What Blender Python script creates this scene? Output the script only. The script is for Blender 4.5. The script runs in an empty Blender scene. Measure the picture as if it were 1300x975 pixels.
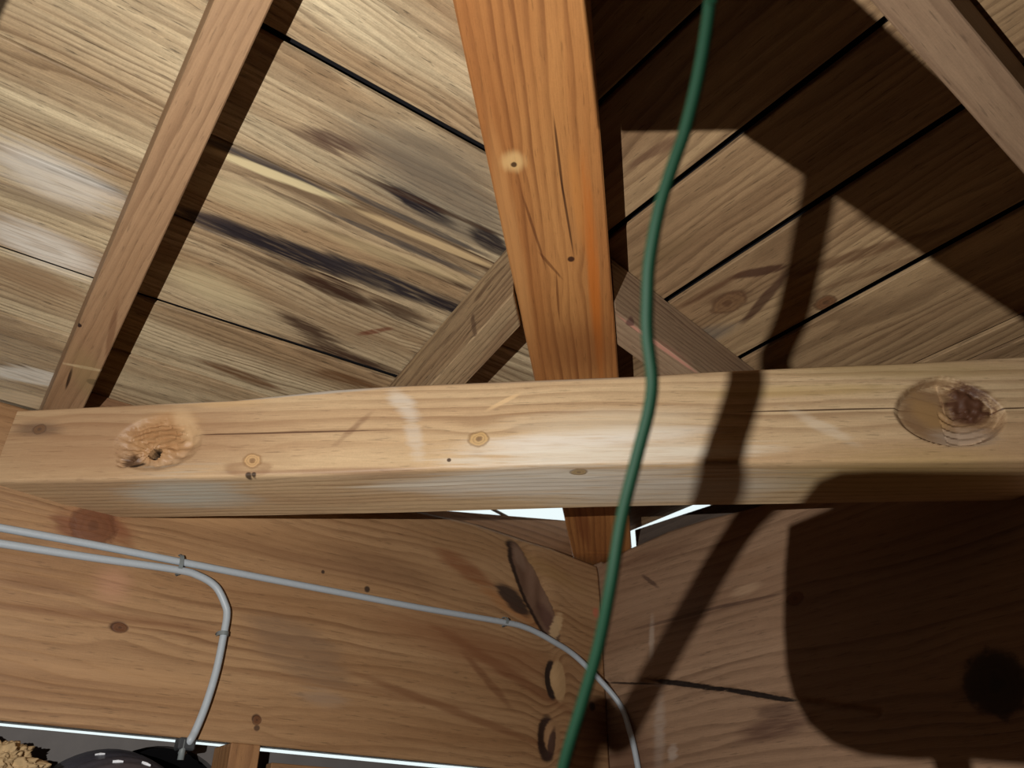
import bpy, bmesh, math, random
import numpy as np
from mathutils import Vector, Matrix, noise as mnoise

SC = bpy.context.scene
COL = SC.collection
random.seed(7)

# ------------------------------------------------------------------ camera
F = 1040.0
PITCH = math.radians(31.7)
cam = bpy.data.objects.new('camera', bpy.data.cameras.new('camera'))
COL.objects.link(cam)
cam.location = (0, 0, 0)
cam.rotation_euler = (math.radians(90) + PITCH, 0, 0)
cam.data.sensor_width = 36.0
cam.data.lens = 36.0 * F / 1300.0
cam.data.clip_start = 0.01
cam.data.dof.use_dof = True
cam.data.dof.focus_distance = 1.1
cam.data.dof.aperture_fstop = 9.5
SC.camera = cam

# ------------------------------------------------------------------ daylight outside
w = bpy.data.worlds.new('sky')
SC.world = w
w.use_nodes = True
w.node_tree.nodes['Background'].inputs[0].default_value = (0.86, 0.97, 0.98, 1)
w.node_tree.nodes['Background'].inputs[1].default_value = 1.0

# ------------------------------------------------------------------ work lamp light, exposure
LAMP = np.array([-0.25, 0.0, 0.04])
ld = bpy.data.lights.new('lamp_light', 'SPOT')
ld.energy = 46.0
ld.color = (1.0, 0.965, 0.92)
ld.shadow_soft_size = 0.0009
ld.spot_size = math.radians(150)
ld.spot_blend = 1.0
lo = bpy.data.objects.new('lamp_light', ld)
COL.objects.link(lo)
lo.location = LAMP
LAMP_AIM = np.array([0.02, 1.0, 0.62])
lo.rotation_euler = Vector(LAMP_AIM - LAMP).to_track_quat('-Z', 'Y').to_euler()

SC.view_settings.view_transform = 'Standard'
SC.view_settings.look = 'None'
SC.view_settings.exposure = 0.0
SC.view_settings.gamma = 1.0
SC.view_settings.use_curve_mapping = False

# ------------------------------------------------------------------ geometry frame
A = lambda *a: np.array(a, float)
unit = lambda v: v / np.linalg.norm(v)
fw = A(0, math.cos(PITCH), math.sin(PITCH)); upv = A(0, -math.sin(PITCH), math.cos(PITCH))
def ray(x, y): return fw + A(1, 0, 0) * (x - 650) / F - upv * (y - 487.5) / F
def hit(x, y, n, p0): r = ray(x, y); return r * ((np.array(p0) @ n) / (r @ n))
def az(a): a = math.radians(a); return A(math.sin(a), math.cos(a), 0)
Z = A(0, 0, 1)
L = az(52.1); R = az(-37.9); B = az(7.1)     # along left plate, along right plate, diagonal towards the corner
P1 = hit(135, 656, Z, (0, 0, .44))
C = hit(762, 745, R, P1)                     # the corner where the two plates meet
TS = .2236                                   # roof slope
ZC = .571                                    # underside of the rafters above the corner
HB = .095                                    # rafter depth: sheathing lies this far above
def W(u, o, z=0.0): return A(C[0], C[1], 0) + L * u + R * o + Z * z   # u along L, o along R
nLp = R * TS + Z; nRp = L * TS + Z
def pl_left(off): return nLp, A(C[0], C[1], ZC + off)
def pl_right(off): return nRp, A(C[0], C[1], ZC + off)
PLATE_L = (R, P1); PLATE_R = (L, C)
BOARD_L = pl_left(HB); BOARD_R = pl_right(HB)
dirL = unit(R - Z * TS); dirR = unit(L - Z * TS); dirH = unit(B - Z * TS / math.sqrt(2))

# ------------------------------------------------------------------ object helpers
def link(name, me, mat=None, parent=None, M=None):
    o = bpy.data.objects.new(name, me)
    COL.objects.link(o)
    if mat: me.materials.append(mat)
    if M is not None: o.matrix_world = M
    if parent:
        o.parent = parent
        o.matrix_parent_inverse = parent.matrix_world.inverted()
    return o
def tag(o, label, cat, group=None):
    o['label'] = label; o['category'] = cat
    if group: o['group'] = group
    return o
def struct(o): o['kind'] = 'structure'; return o
def empty(name, loc):
    o = bpy.data.objects.new(name, None); COL.objects.link(o); o.location = loc
    o.empty_display_size = .05
    bpy.context.view_layer.update()
    return o
def frame(origin, x, y):
    x = unit(x); z = unit(np.cross(x, y)); y = np.cross(z, x)
    M = Matrix.Identity(4)
    for i in range(3):
        M[i][0] = x[i]; M[i][1] = y[i]; M[i][2] = z[i]; M[i][3] = origin[i]
    return M
def local(M, P):
    return np.array(M.inverted() @ Vector(P))
def mesh(name, vs, fs, smooth=False):
    me = bpy.data.meshes.new(name)
    me.from_pydata([tuple(map(float, v)) for v in vs], [], fs)
    me.validate(); me.update()
    bm = bmesh.new(); bm.from_mesh(me); bmesh.ops.recalc_face_normals(bm, faces=bm.faces); bm.to_mesh(me); bm.free()
    if smooth:
        for p in me.polygons: p.use_smooth = True
    return me

def box_mesh(name, pts, bevel=0.0):
    """pts: 8 corners, first four one end, last four the other end (same order)"""
    me = mesh(name, pts, [(0,1,2,3),(4,7,6,5),(0,4,5,1),(1,5,6,2),(2,6,7,3),(3,7,4,0)])
    if bevel:
        bm = bmesh.new(); bm.from_mesh(me)
        bmesh.ops.bevel(bm, geom=bm.edges[:], offset=bevel, segments=1, affect='EDGES', profile=.5)
        bm.to_mesh(me); bm.free()
    return me
def box_world(name, corners, M, mat, parent=None, bevel=0.0):
    return link(name, box_mesh(name, [local(M, c) for c in corners], bevel), mat, parent, M)

def loft(name, rings, closed_ends=True, smooth=False):
    """rings: list of lists of 3D points, each ring closed"""
    n = len(rings[0]); vs = [p for r in rings for p in r]; fs = []
    for i in range(len(rings) - 1):
        for j in range(n):
            k = (j + 1) % n
            fs.append((i*n+j, i*n+k, (i+1)*n+k, (i+1)*n+j))
    if closed_ends:
        fs.append(tuple(range(n))); fs.append(tuple((len(rings)-1)*n + j for j in reversed(range(n))))
    return mesh(name, vs, fs, smooth)

def smooth_path(pts, n=12):
    """Catmull-Rom through points"""
    P = [np.array(p, float) for p in pts]; P = [2*P[0]-P[1]] + P + [2*P[-1]-P[-2]]
    out = []
    for i in range(1, len(P) - 2):
        for k in range(n):
            t = k / n; a, b, c, d = P[i-1:i+3]
            out.append(.5*((2*b)+(-a+c)*t+(2*a-5*b+4*c-d)*t*t+(-a+3*b-3*c+d)*t**3))
    out.append(P[-2]); return out
def tube_mesh(name, path, r, seg=12, flat=1.0, ref=None):
    rings = []
    prev = None
    for i, p in enumerate(path):
        t = unit(path[min(i+1, len(path)-1)] - path[max(i-1, 0)])
        a = ref if ref is not None else (prev if prev is not None else A(.3, .5, .81))
        s = np.cross(t, a)
        if np.linalg.norm(s) < 1e-4: s = np.cross(t, A(1, 0, 0))
        s = unit(s); q = np.cross(s, t); prev = q
        rr = r[i] if hasattr(r, '__len__') else r
        rings.append([p + s*math.cos(2*math.pi*k/seg)*rr + q*math.sin(2*math.pi*k/seg)*rr*flat for k in range(seg)])
    return loft(name, rings, True, True)

# ------------------------------------------------------------------ materials
def lin(c):
    return tuple((x/255/12.92 if x/255 <= .04045 else ((x/255+.055)/1.055)**2.4) for x in c)

class NT:
    def __init__(s, tree): s.t = tree; s.n = tree.nodes; s.l = tree.links
    def node(s, typ, ins=None, **kw):
        n = s.n.new(typ)
        for k, v in kw.items(): setattr(n, k, v)
        for k, v in (ins or {}).items(): s.set(n.inputs[k], v)
        return n
    def set(s, inp, v):
        if hasattr(v, 'is_output') or isinstance(v, bpy.types.NodeSocket): s.l.new(v, inp)
        elif isinstance(v, (tuple, list, np.ndarray)):
            v = [float(x) for x in v]
            if len(inp.default_value) == 4 and len(v) == 3: v = v + [1]
            inp.default_value = v
        else: inp.default_value = v
    def m(s, op, a, b=None, c=None, clamp=False):
        n = s.node('ShaderNodeMath', operation=op, use_clamp=clamp); s.set(n.inputs[0], a)
        if b is not None: s.set(n.inputs[1], b)
        if c is not None: s.set(n.inputs[2], c)
        return n.outputs[0]
    def v(s, op, a, b=None):
        n = s.node('ShaderNodeVectorMath', operation=op); s.set(n.inputs[0], a)
        if b is not None: s.set(n.inputs[1], b)
        return n.outputs['Value'] if op in ('DOT_PRODUCT', 'LENGTH', 'DISTANCE') else n.outputs[0]
    def noise(s, vec, scale=1.0, detail=3.0, rough=.55, dist=0.0):
        n = s.node('ShaderNodeTexNoise'); s.set(n.inputs['Vector'], vec)
        n.inputs['Scale'].default_value = scale; n.inputs['Detail'].default_value = detail
        n.inputs['Roughness'].default_value = rough; n.inputs['Distortion'].default_value = dist
        return n.outputs['Fac']
    def sstep(s, x, a, b, c=0.0, d=1.0):
        n = s.node('ShaderNodeMapRange', interpolation_type='SMOOTHSTEP')
        s.set(n.inputs[0], x); s.set(n.inputs[1], a); s.set(n.inputs[2], b); s.set(n.inputs[3], c); s.set(n.inputs[4], d)
        return n.outputs[0]
    def mix(s, f, a, b, blend='MIX'):
        n = s.node('ShaderNodeMix', data_type='RGBA', blend_type=blend)
        s.set(n.inputs[0], f); s.set(n.inputs[6], a); s.set(n.inputs[7], b)
        return n.outputs[2]

def group_feat():
    g = bpy.data.node_groups.new('patch_mask', 'ShaderNodeTree')
    for nm, tp in (('P', 'NodeSocketVector'), ('K', 'NodeSocketVector'), ('VA', 'NodeSocketVector'), ('VB', 'NodeSocketVector'), ('VC', 'NodeSocketVector'),
                   ('Rag', 'NodeSocketFloat'), ('N', 'NodeSocketFloat'), ('Soft', 'NodeSocketFloat')):
        g.interface.new_socket(nm, in_out='INPUT', socket_type=tp)
    for nm in ('Mask', 'D'): g.interface.new_socket(nm, in_out='OUTPUT', socket_type='NodeSocketFloat')
    t = NT(g); i = t.node('NodeGroupInput').outputs; o = t.node('NodeGroupOutput')
    q = t.v('SUBTRACT', i['P'], i['K'])
    a = t.v('DOT_PRODUCT', q, i['VA']); b = t.v('DOT_PRODUCT', q, i['VB']); c = t.v('DOT_PRODUCT', q, i['VC'])
    d = t.m('SQRT', t.m('ADD', t.m('ADD', t.m('MULTIPLY', a, a), t.m('MULTIPLY', b, b)), t.m('MULTIPLY', c, c)))
    d = t.m('ADD', d, t.m('MULTIPLY', t.m('SUBTRACT', i['N'], .5), i['Rag']))
    mk = t.sstep(d, t.m('SUBTRACT', 1.0, i['Soft']), t.m('ADD', 1.0, i['Soft']), 1.0, 0.0)
    t.l.new(mk, o.inputs['Mask']); t.l.new(d, o.inputs['D'])
    return g
GF = group_feat()

def streak(plane, p1, p2, wid, color, k=1.0, rag=1.6, soft=.35):
    """a stain or painted tone between two points of a surface, half width wid metres"""
    n, p0 = plane; n = unit(np.array(n, float))
    a = hit(p1[0], p1[1], n, p0); b = hit(p2[0], p2[1], n, p0)
    h = (b - a) / 2; K = (a + b) / 2; ln = np.linalg.norm(h); ax = h / ln; bx = np.cross(n, ax)
    return dict(K=K, VA=ax/ln, VB=bx/wid, VC=n/.03, color=lin(color), k=k, rag=rag, soft=soft)
def spot(plane, p, r, color, k=1.0, rag=.5, soft=.3, stretch=1.0, axis=None, deep=.012):
    n, p0 = plane; n = unit(np.array(n, float)); K = hit(p[0], p[1], n, p0)
    ax = unit(axis - n*(axis@n)) if axis is not None else unit(np.cross(n, Z)); bx = np.cross(n, ax)
    return dict(K=K, VA=ax/(r*stretch), VB=bx/r, VC=n/deep, color=lin(color), k=k, rag=rag, soft=soft)
def knot(plane, p, r, axis, stretch=1.3, core=(70, 42, 26), rim=(110, 70, 42), reach=2.4, paint=True):
    n, p0 = plane; n = unit(np.array(n, float)); K = hit(p[0], p[1], n, p0)
    ax = unit(axis - n*(axis@n)); bx = np.cross(n, ax)
    return dict(K=K, ax=ax, bx=bx, n=n, r=r, s=stretch, core=lin(core), rim=lin(rim), reach=reach, paint=paint)

def wood(name, light, mid, dark, ringf=110, pith=(.09, .13), ring=.45, fib=.35, tone=.5, rough=.62, spec=.3,
         knots=(), feats=(), warp=.022, rnd=0.0, bump=.35, blotch=None, ydir=None):
    mt = bpy.data.materials.new(name); mt.use_nodes = True
    t = NT(mt.node_tree); t.n.clear()
    out = t.node('ShaderNodeOutputMaterial'); bs = t.node('ShaderNodeBsdfPrincipled')
    t.l.new(bs.outputs[0], out.inputs[0])
    oc = t.node('ShaderNodeTexCoord').outputs['Object']
    P = t.node('ShaderNodeNewGeometry').outputs['Position']
    oi = t.node('ShaderNodeObjectInfo').outputs['Random']
    if rnd:
        off = t.node('ShaderNodeCombineXYZ', {0: t.m('MULTIPLY', oi, 37.0), 1: 0.0, 2: 0.0}).outputs[0]
        oc2 = t.v('ADD', oc, off)
    else: oc2 = oc
    sp = t.node('ShaderNodeSeparateXYZ', {0: oc}).outputs
    y0, z0 = pith
    yy = t.m('ADD', sp[1], t.m('ADD', y0, t.m('MULTIPLY', oi, rnd*.08) if rnd else 0.0)); zz = t.m('ADD', sp[2], z0)
    rr = t.m('SQRT', t.m('ADD', t.m('MULTIPLY', yy, yy), t.m('MULTIPLY', zz, zz)))
    n1 = t.noise(t.v('MULTIPLY', oc2, A(1.7, 9, 9)), 1.0, 2.0)
    n2 = t.noise(t.v('MULTIPLY', oc2, A(9, 38, 38)), 1.0, 2.0)
    rr = t.m('ADD', rr, t.m('MULTIPLY', t.m('SUBTRACT', n1, .5), warp*2))
    rr = t.m('ADD', rr, t.m('MULTIPLY', t.m('SUBTRACT', n2, .5), warp*.22))
    nst = t.noise(t.v('MULTIPLY', oc2, A(13, 210, 210)), 1.0, 3.0, .6)      # ragged along the grain
    nro = t.noise(t.v('MULTIPLY', oc2, A(60, 60, 60)), 1.0, 4.0, .6)
    nco = t.noise(t.v('MULTIPLY', oc2, A(4.5, 70, 70)), 1.0, 3.0, .6)
    nmx = t.m('ADD', t.m('MULTIPLY', nst, .5), t.m('MULTIPLY', nco, .5))
    nsf = t.sstep(nst, .34, .54, .62, 1.0)
    kn = []
    for k in knots:
        g = t.node('ShaderNodeGroup', node_tree=GF)
        q = k['reach'] * k['r']
        for nm, v in (('P', P), ('K', k['K']), ('VA', k['ax']/(q*k['s']*1.5)), ('VB', k['bx']/q), ('VC', k['n']/.06), ('Rag', 0.0), ('N', nro), ('Soft', .4)): t.set(g.inputs[nm], v)
        ex = t.m('POWER', 2.718, t.m('MULTIPLY', t.m('MULTIPLY', g.outputs['D'], g.outputs['D']), -2.0))
        cc = t.v('DOT_PRODUCT', t.v('SUBTRACT', P, k['K']), k['bx'])
        rr = t.m('SUBTRACT', rr, t.m('MULTIPLY', t.m('MULTIPLY', cc, ex), .85))
        g2 = t.node('ShaderNodeGroup', node_tree=GF)
        for nm, v in (('P', P), ('K', k['K']), ('VA', k['ax']/(k['r']*k['s'])), ('VB', k['bx']/k['r']), ('VC', k['n']/.06), ('Rag', .9), ('N', nro), ('Soft', .22)): t.set(g2.inputs[nm], v)
        if k['paint']: kn.append((k, g2))
    ph = t.m('FRACT', t.m('MULTIPLY', rr, ringf))
    # slow rise into latewood, sharp fall
    lw = t.m('MULTIPLY', t.sstep(ph, .25, .86), t.sstep(ph, .86, 1.0, 1.0, 0.0))
    tn = t.noise(t.v('MULTIPLY', oc2, A(1.3, 14, 14)), 1.0, 3.0)
    fb = t.noise(t.v('MULTIPLY', oc2, A(26, 620, 620)), 1.0, 3.0, .7)
    big = t.noise(t.v('MULTIPLY', oc2, A(3.2, 7, 7)), 1.0, 2.0)
    col = t.mix(t.sstep(tn, .5-.28/(tone+.3), .5+.28/(tone+.3)), lin(light), lin(mid))
    if rnd:
        col = t.mix(t.m('MULTIPLY', t.m('FRACT', t.m('MULTIPLY', oi, 7.3)), .55), col, lin(mid))
        col = t.mix(t.sstep(t.noise(t.v('MULTIPLY', oc2, A(1.2, 34, 34)), 1.0, 3.0, .6), .46, .64, 0.0, .36), col, lin(dark))
    rid = t.node('ShaderNodeTexWhiteNoise', {'W': t.m('FLOOR', t.m('MULTIPLY', rr, ringf))}, noise_dimensions='1D').outputs['Value']
    rs = t.m('MULTIPLY', t.m('MULTIPLY', t.m('MULTIPLY', lw, ring), t.sstep(big, .3, .65, .35, 1.0)), t.m('MULTIPLY_ADD', rid, 1.1, .35), clamp=True)
    col = t.mix(rs, col, lin(dark))
    if blotch:
        bn = t.noise(t.v('MULTIPLY', oc2, A(7, 55, 55)), 1.0, 4.0, .65, .6)
        col = t.mix(t.sstep(bn, blotch[1], blotch[1]+.1, 0.0, blotch[2]), col, lin(blotch[0]))
    f2 = t.m('MULTIPLY_ADD', t.m('SUBTRACT', fb, .5), fib*2.2, 1.0)
    f3 = t.m('MULTIPLY_ADD', t.m('SUBTRACT', nro, .5), fib*.55, 1.0)
    f2 = t.m('MULTIPLY', f2, f3)
    dash = t.noise(t.v('MULTIPLY', oc2, A(34, 430, 430)), 1.0, 2.0, .5, .3)
    grit = t.noise(oc2, 420.0, 2.0, .7)
    f2 = t.m('MULTIPLY', f2, t.sstep(dash, .60, .72, 1.0, 1.0 - fib*1.3))
    f2 = t.m('MULTIPLY', f2, t.m('MULTIPLY_ADD', t.m('SUBTRACT', grit, .5), fib*.9, 1.0))
    cmb = t.node('ShaderNodeCombineXYZ', {0: f2, 1: f2, 2: f2}).outputs[0]
    col = t.mix(1.0, col, cmb, 'MULTIPLY')
    for f in feats:
        g = t.node('ShaderNodeGroup', node_tree=GF)
        for nm, v in (('P', P), ('K', f['K']), ('VA', f['VA']), ('VB', f['VB']), ('VC', f['VC']), ('Rag', f['rag']*1.3), ('N', nmx), ('Soft', f['soft'])): t.set(g.inputs[nm], v)
        kk = t.m('MULTIPLY', g.outputs['Mask'], f['k'])
        if f['rag'] > 1.55: kk = t.m('MULTIPLY', kk, nsf)
        col = t.mix(kk, col, f['color'])
    bh = t.m('ADD', t.m('MULTIPLY', lw, .6), t.m('MULTIPLY', fb, .7))
    for k, g2 in kn:
        D = g2.outputs['D']
        rg = t.m('FRACT', t.m('MULTIPLY', D, 3.0))
        kc = t.mix(t.sstep(rg, .2, .9, 0.0, .3), k['rim'], k['core'])
        kc = t.mix(t.sstep(D, .1, .45, .75, 0.0), kc, k['core'])
        edge = t.m('MULTIPLY', t.sstep(D, .8, 1.0), t.sstep(D, 1.0, 1.25, 1.0, 0.0))
        col = t.mix(t.m('MULTIPLY', g2.outputs['Mask'], .85), col, kc)
        col = t.mix(t.m('MULTIPLY', edge, .4), col, k['core'])
        bh = t.m('SUBTRACT', bh, t.m('MULTIPLY', edge, .8))
    t.set(bs.inputs['Base Color'], col)
    bs.inputs['Roughness'].default_value = rough
    bs.inputs['Specular IOR Level'].default_value = spec
    b = t.node('ShaderNodeBump', {'Height': bh}); b.inputs['Strength'].default_value = bump; b.inputs['Distance'].default_value = .0009
    t.l.new(b.outputs[0], bs.inputs['Normal'])
    return mt

def plain(name, color, rough=.5, spec=.4, metal=0.0, nscale=60, namp=.25, bump=.15, stretch=(1, 1, 1)):
    mt = bpy.data.materials.new(name); mt.use_nodes = True
    t = NT(mt.node_tree); bs = t.n['Principled BSDF']
    oc = t.v('MULTIPLY', t.node('ShaderNodeTexCoord').outputs['Object'], A(*stretch))
    n = t.noise(oc, nscale, 4, .6)
    f = t.m('MULTIPLY_ADD', t.m('SUBTRACT', n, .5), namp*2, 1.0)
    t.set(bs.inputs['Base Color'], t.mix(1.0, lin(color), t.node('ShaderNodeCombineXYZ', {0: f, 1: f, 2: f}).outputs[0], 'MULTIPLY'))
    bs.inputs['Roughness'].default_value = rough; bs.inputs['Metallic'].default_value = metal
    bs.inputs['Specular IOR Level'].default_value = spec
    b = t.node('ShaderNodeBump', {'Height': n}); b.inputs['Strength'].default_value = bump; b.inputs['Distance'].default_value = .001
    t.l.new(b.outputs[0], bs.inputs['Normal'])
    return mt

# surface colours and the marks each timber carries
BLK = (38, 32, 36); DBR = (62, 40, 28); MBR = (104, 70, 42); WHT = (222, 214, 200); GRY = (128, 118, 104); BLU = (66, 62, 62)
fl = BOARD_L
left_marks = [
    streak(fl, (470, 190), (650, 310), .050, (104, 98, 88), .65, 1.2, .6),
    streak(fl, (430, 165), (640, 225), .030, (116, 104, 88), .5, 1.4, .6),
    streak(fl, (250, 178), (645, 352), .020, (112, 92, 70), .7, 1.8, .4),
    streak(fl, (260, 176), (450, 262), .006, BLU, .85, 1.6),
    streak(fl, (400, 225), (640, 335), .004, BLU, .8, 1.6),
    streak(fl, (380, 232), (640, 352), .004, DBR, .8, 1.8),
    streak(fl, (300, 222), (450, 292), .005, DBR, .7, 2.2),
    streak(fl, (395, 262), (600, 350), .005, BLU, .8, 2.0),
    streak(fl, (222, 268), (330, 306), .015, (60, 50, 50), .95, 1.8),
    streak(fl, (262, 282), (470, 356), .017, BLK, 1.0, 1.8),
    streak(fl, (380, 318), (620, 408), .016, (48, 42, 44), 1.0, 2.0),
    streak(fl, (540, 375), (625, 415), .010, BLK, .9, 2.0),
    streak(fl, (430, 300), (620, 378), .006, DBR, .85, 2.2),
    streak(fl, (290, 312), (560, 425), .008, DBR, .8, 2.4),
    streak(fl, (385, 350), (470, 388), .015, DBR, .95, 2.4),
    streak(fl, (470, 380), (540, 408), .007, DBR, .8, 2.4),
    streak(fl, (490, 236), (570, 282), .012, BLK, 1.0, 2.0),
    streak(fl, (600, 290), (645, 322), .014, BLK, .95, 1.6),
    streak(fl, (440, 216), (640, 302), .004, DBR, .8, 2.2),
    streak(fl, (352, 398), (432, 440), .016, DBR, .9, 2.6),
    streak(fl, (366, 428), (520, 482), .011, DBR, .95, 2.2),
    streak(fl, (455, 425), (495, 418), .005, (112, 60, 40), .8, 2.0),
    streak(fl, (240, 452), (350, 492), .009, MBR, .85, 2.4),
    streak(fl, (395, 470), (480, 492), .010, MBR, .85, 2.6),
    streak(fl, (380, 162), (470, 200), .014, (80, 56, 46), .85, 2.4),
    streak(fl, (15, 198), (158, 246), .007, BLK, .95, 1.6),
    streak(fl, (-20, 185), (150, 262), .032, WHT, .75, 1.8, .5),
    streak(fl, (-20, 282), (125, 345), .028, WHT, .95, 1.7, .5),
    streak(fl, (-20, 468), (90, 485), .016, WHT, .8, 2.4),
    streak(fl, (-20, 235), (140, 292), .010, (150, 132, 106), .7, 1.8),
    streak(fl, (-20, 330), (110, 380), .020, (150, 120, 88), .7, 1.4),
    streak(fl, (-20, 500), (60, 512), .016, (204, 176, 140), .7, 1.2),
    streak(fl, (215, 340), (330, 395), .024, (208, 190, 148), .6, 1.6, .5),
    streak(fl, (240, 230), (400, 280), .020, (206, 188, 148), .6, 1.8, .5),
    streak(fl, (250, 186), (440, 258), .006, (226, 208, 162), .85, 1.2),
    streak(fl, (440, 262), (630, 342), .006, (214, 186, 140), .8, 1.2),
    streak(fl, (420, 300), (600, 360), .010, (206, 182, 138), .6, 1.6, .5),
    spot(fl, (535, 456), .012, (150, 138, 118), .8, .3, .2),
]
fr = BOARD_R
right_marks = [
    streak(fr, (928, 352), (1000, 338), .007, (70, 42, 30), .85, 1.5),
    streak(fr, (1003, 342), (942, 412), .007, (70, 42, 30), .8, 1.2),
    streak(fr, (852, 396), (935, 350), .006, (88, 56, 36), .75, 1.8),
    streak(fr, (1005, 350), (1190, 292), .009, (92, 60, 38), .7, 2.2),
    streak(fr, (1030, 372), (1180, 322), .006, (92, 60, 38), .5, 2.4),
    streak(fr, (900, 385), (950, 372), .012, (90, 60, 40), .7, 1.0),
    streak(fr, (850, 440), (930, 415), .016, (104, 98, 90), .6, 1.4, .5),
    streak(fr, (790, 215), (870, 172), .007, (96, 66, 48), .7, 2.6),
    streak(fr, (795, 345), (875, 305), .016, (116, 92, 62), .5, 2.0, .5),
]
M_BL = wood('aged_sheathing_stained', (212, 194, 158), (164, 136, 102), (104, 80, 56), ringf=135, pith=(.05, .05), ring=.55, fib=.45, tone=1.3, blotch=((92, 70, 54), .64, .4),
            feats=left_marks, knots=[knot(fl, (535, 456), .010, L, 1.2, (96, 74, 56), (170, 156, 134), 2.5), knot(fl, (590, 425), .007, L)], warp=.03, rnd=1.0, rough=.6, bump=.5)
M_BR = wood('aged_sheathing_plain', (178, 150, 112), (148, 118, 86), (104, 78, 54), ringf=85, pith=(.05, .06), ring=.55, fib=.35, tone=.8,
            feats=right_marks, knots=[knot(fr, (925, 385), .016, R, 1.6, (84, 54, 36), (128, 96, 66), 3.0), knot(fr, (1048, 385), .012, R, 1.3)], warp=.035, rnd=1.0, rough=.65)

# roofing felt and rough surfaces
M_FELT = plain('black_roofing_felt', (26, 25, 27), .9, .1)
M_PLY = plain('dusty_boarding', (120, 96, 72), .85, .2, nscale=9)
M_GREYB = plain('grey_wall_board', (104, 100, 98), .85, .2, nscale=30, namp=.2)
M_CABLE = plain('grey_cable_sheath', (172, 180, 186), .45, .5, nscale=200, namp=.08, bump=.05)
M_CLIP = plain('grey_plastic_clip', (120, 126, 126), .5, .4)
M_DCLIP = plain('dark_plastic_clamp', (62, 64, 66), .5, .4)
M_CORD = plain('green_cord_sheath', (2, 29, 15), .65, .15, nscale=150, namp=.1, bump=.05)
M_FOIL = plain('dark_foil', (70, 70, 80), .42, .5, metal=0, nscale=40, namp=.3, bump=.9)
M_INS = plain('fibrous_wool', (176, 150, 112), .95, .1, nscale=120, namp=.5, bump=1.0)
M_LAMPB = plain('black_lamp_plastic', (30, 30, 32), .5, .4)

# ------------------------------------------------------------------ the shell: floor, walls, roofing felt
FLOOR = -.95; FAR = -2.9
def quad(name, pts, mat, thick, nrm):
    me = box_mesh(name, [np.array(p) for p in pts] + [np.array(p) + nrm*thick for p in pts])
    return struct(link(name, me, mat))
quad('floor', [W(.12, .12, FLOOR), W(FAR, .12, FLOOR), W(FAR, FAR, FLOOR), W(.12, FAR, FLOOR)], M_PLY, .05, -Z)
WB_T = .1725   # top of the lower wall boards, leaving a slit of daylight under the left plate
zr = lambda q: ZC + HB - TS*q
# wall under the right plate, tight against it
quad('wall_right', [W(.03, .12, FLOOR), W(.03, FAR, FLOOR), W(.03, FAR, -.19), W(.03, .12, -.19)], M_PLY, .05, L)
quad('wall_back', [W(.15, FAR, FLOOR), W(FAR, FAR, FLOOR), W(FAR, FAR, zr(FAR)), W(.15, FAR, zr(0))], M_PLY, .05, -R)
quad('wall_front', [W(FAR, .15, FLOOR), W(FAR, FAR, FLOOR), W(FAR, FAR, zr(FAR)), W(FAR, .15, zr(0))], M_PLY, .05, -L)

# roofing felt over both slopes, one mesh; a corner by the hip is left open to the daylight
BT = .007
FE = BT + .022
EAV = .55
OPL = -.40; OPR = -.235; OR2 = .066      # open strips by the corner, left and right slope
def fl_pt(u, o, k=0): return W(u, o, ZC + HB + FE + k - TS*o)
def fr_pt(u, o, k=0): return W(u, o, ZC + HB + FE + k - TS*u)
OE = -.02
vs = []; fs = []
def face(pts, up=.004):
    i = len(vs); n = len(pts)
    vs.extend(pts); vs.extend([p + Z*up for p in pts])
    fs.append(tuple(range(i, i+n))); fs.append(tuple(range(i+n, i+2*n))[::-1])
    for k in range(n): fs.append((i+k, i+(k+1) % n, i+n+(k+1) % n, i+n+k))
face([fl_pt(FAR-.1, EAV), fl_pt(OPL, EAV), fl_pt(OPL, OE), fl_pt(OE, OE), fl_pt(FAR-.1, FAR-.1)])
face([fr_pt(EAV, FAR-.1), fr_pt(EAV, OPR), fr_pt(OR2, OPR), fr_pt(OR2, OR2), fr_pt(FAR-.1, FAR-.1)])
ceiling = struct(link('ceiling', mesh('ceiling', vs, fs), M_FELT))

# sheathing boards, each one a piece of the ceiling
def board(pts2, left, mat, k):
    """pts2: four (u,o) corners counter-clockwise"""
    f = (lambda u, o, z: W(u, o, ZC + HB + z - TS*o)) if left else (lambda u, o, z: W(u, o, ZC + HB + z - TS*u))
    lo_ = [f(u, o, k) for u, o in pts2]; hi = [f(u, o, k + BT) for u, o in pts2]
    M = frame(sum(lo_)/4, L if left else R, dirL if left else dirR)
    o = box_world('sheathing_board', lo_ + hi, M, mat, ceiling, .0012)
    return o
gl = [(.55, .55), (.36, .36), (.158, .15), (-.036, -.05), (-.148, -.178), (-.300, -.316), (-.429, -.447), (-.578, -.590)]
gw = {3: (.0022, .0022), 4: (.0034, .0062), 5: (.0010, .0022), 6: (.0016, .0012), 7: (.0045, .0045)}
gwr = {5: .0035, 6: .0062, 7: .0050, 8: .0060}
q = gl[-1][0]
while q > FAR + .1:
    q -= random.uniform(.14, .16); gl.append((q, q - random.uniform(-.006, .006)))
def gline(g, u): return g[0] + (g[1]-g[0]) * (u + 1.1) / .5
GAP = .0035
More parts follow.
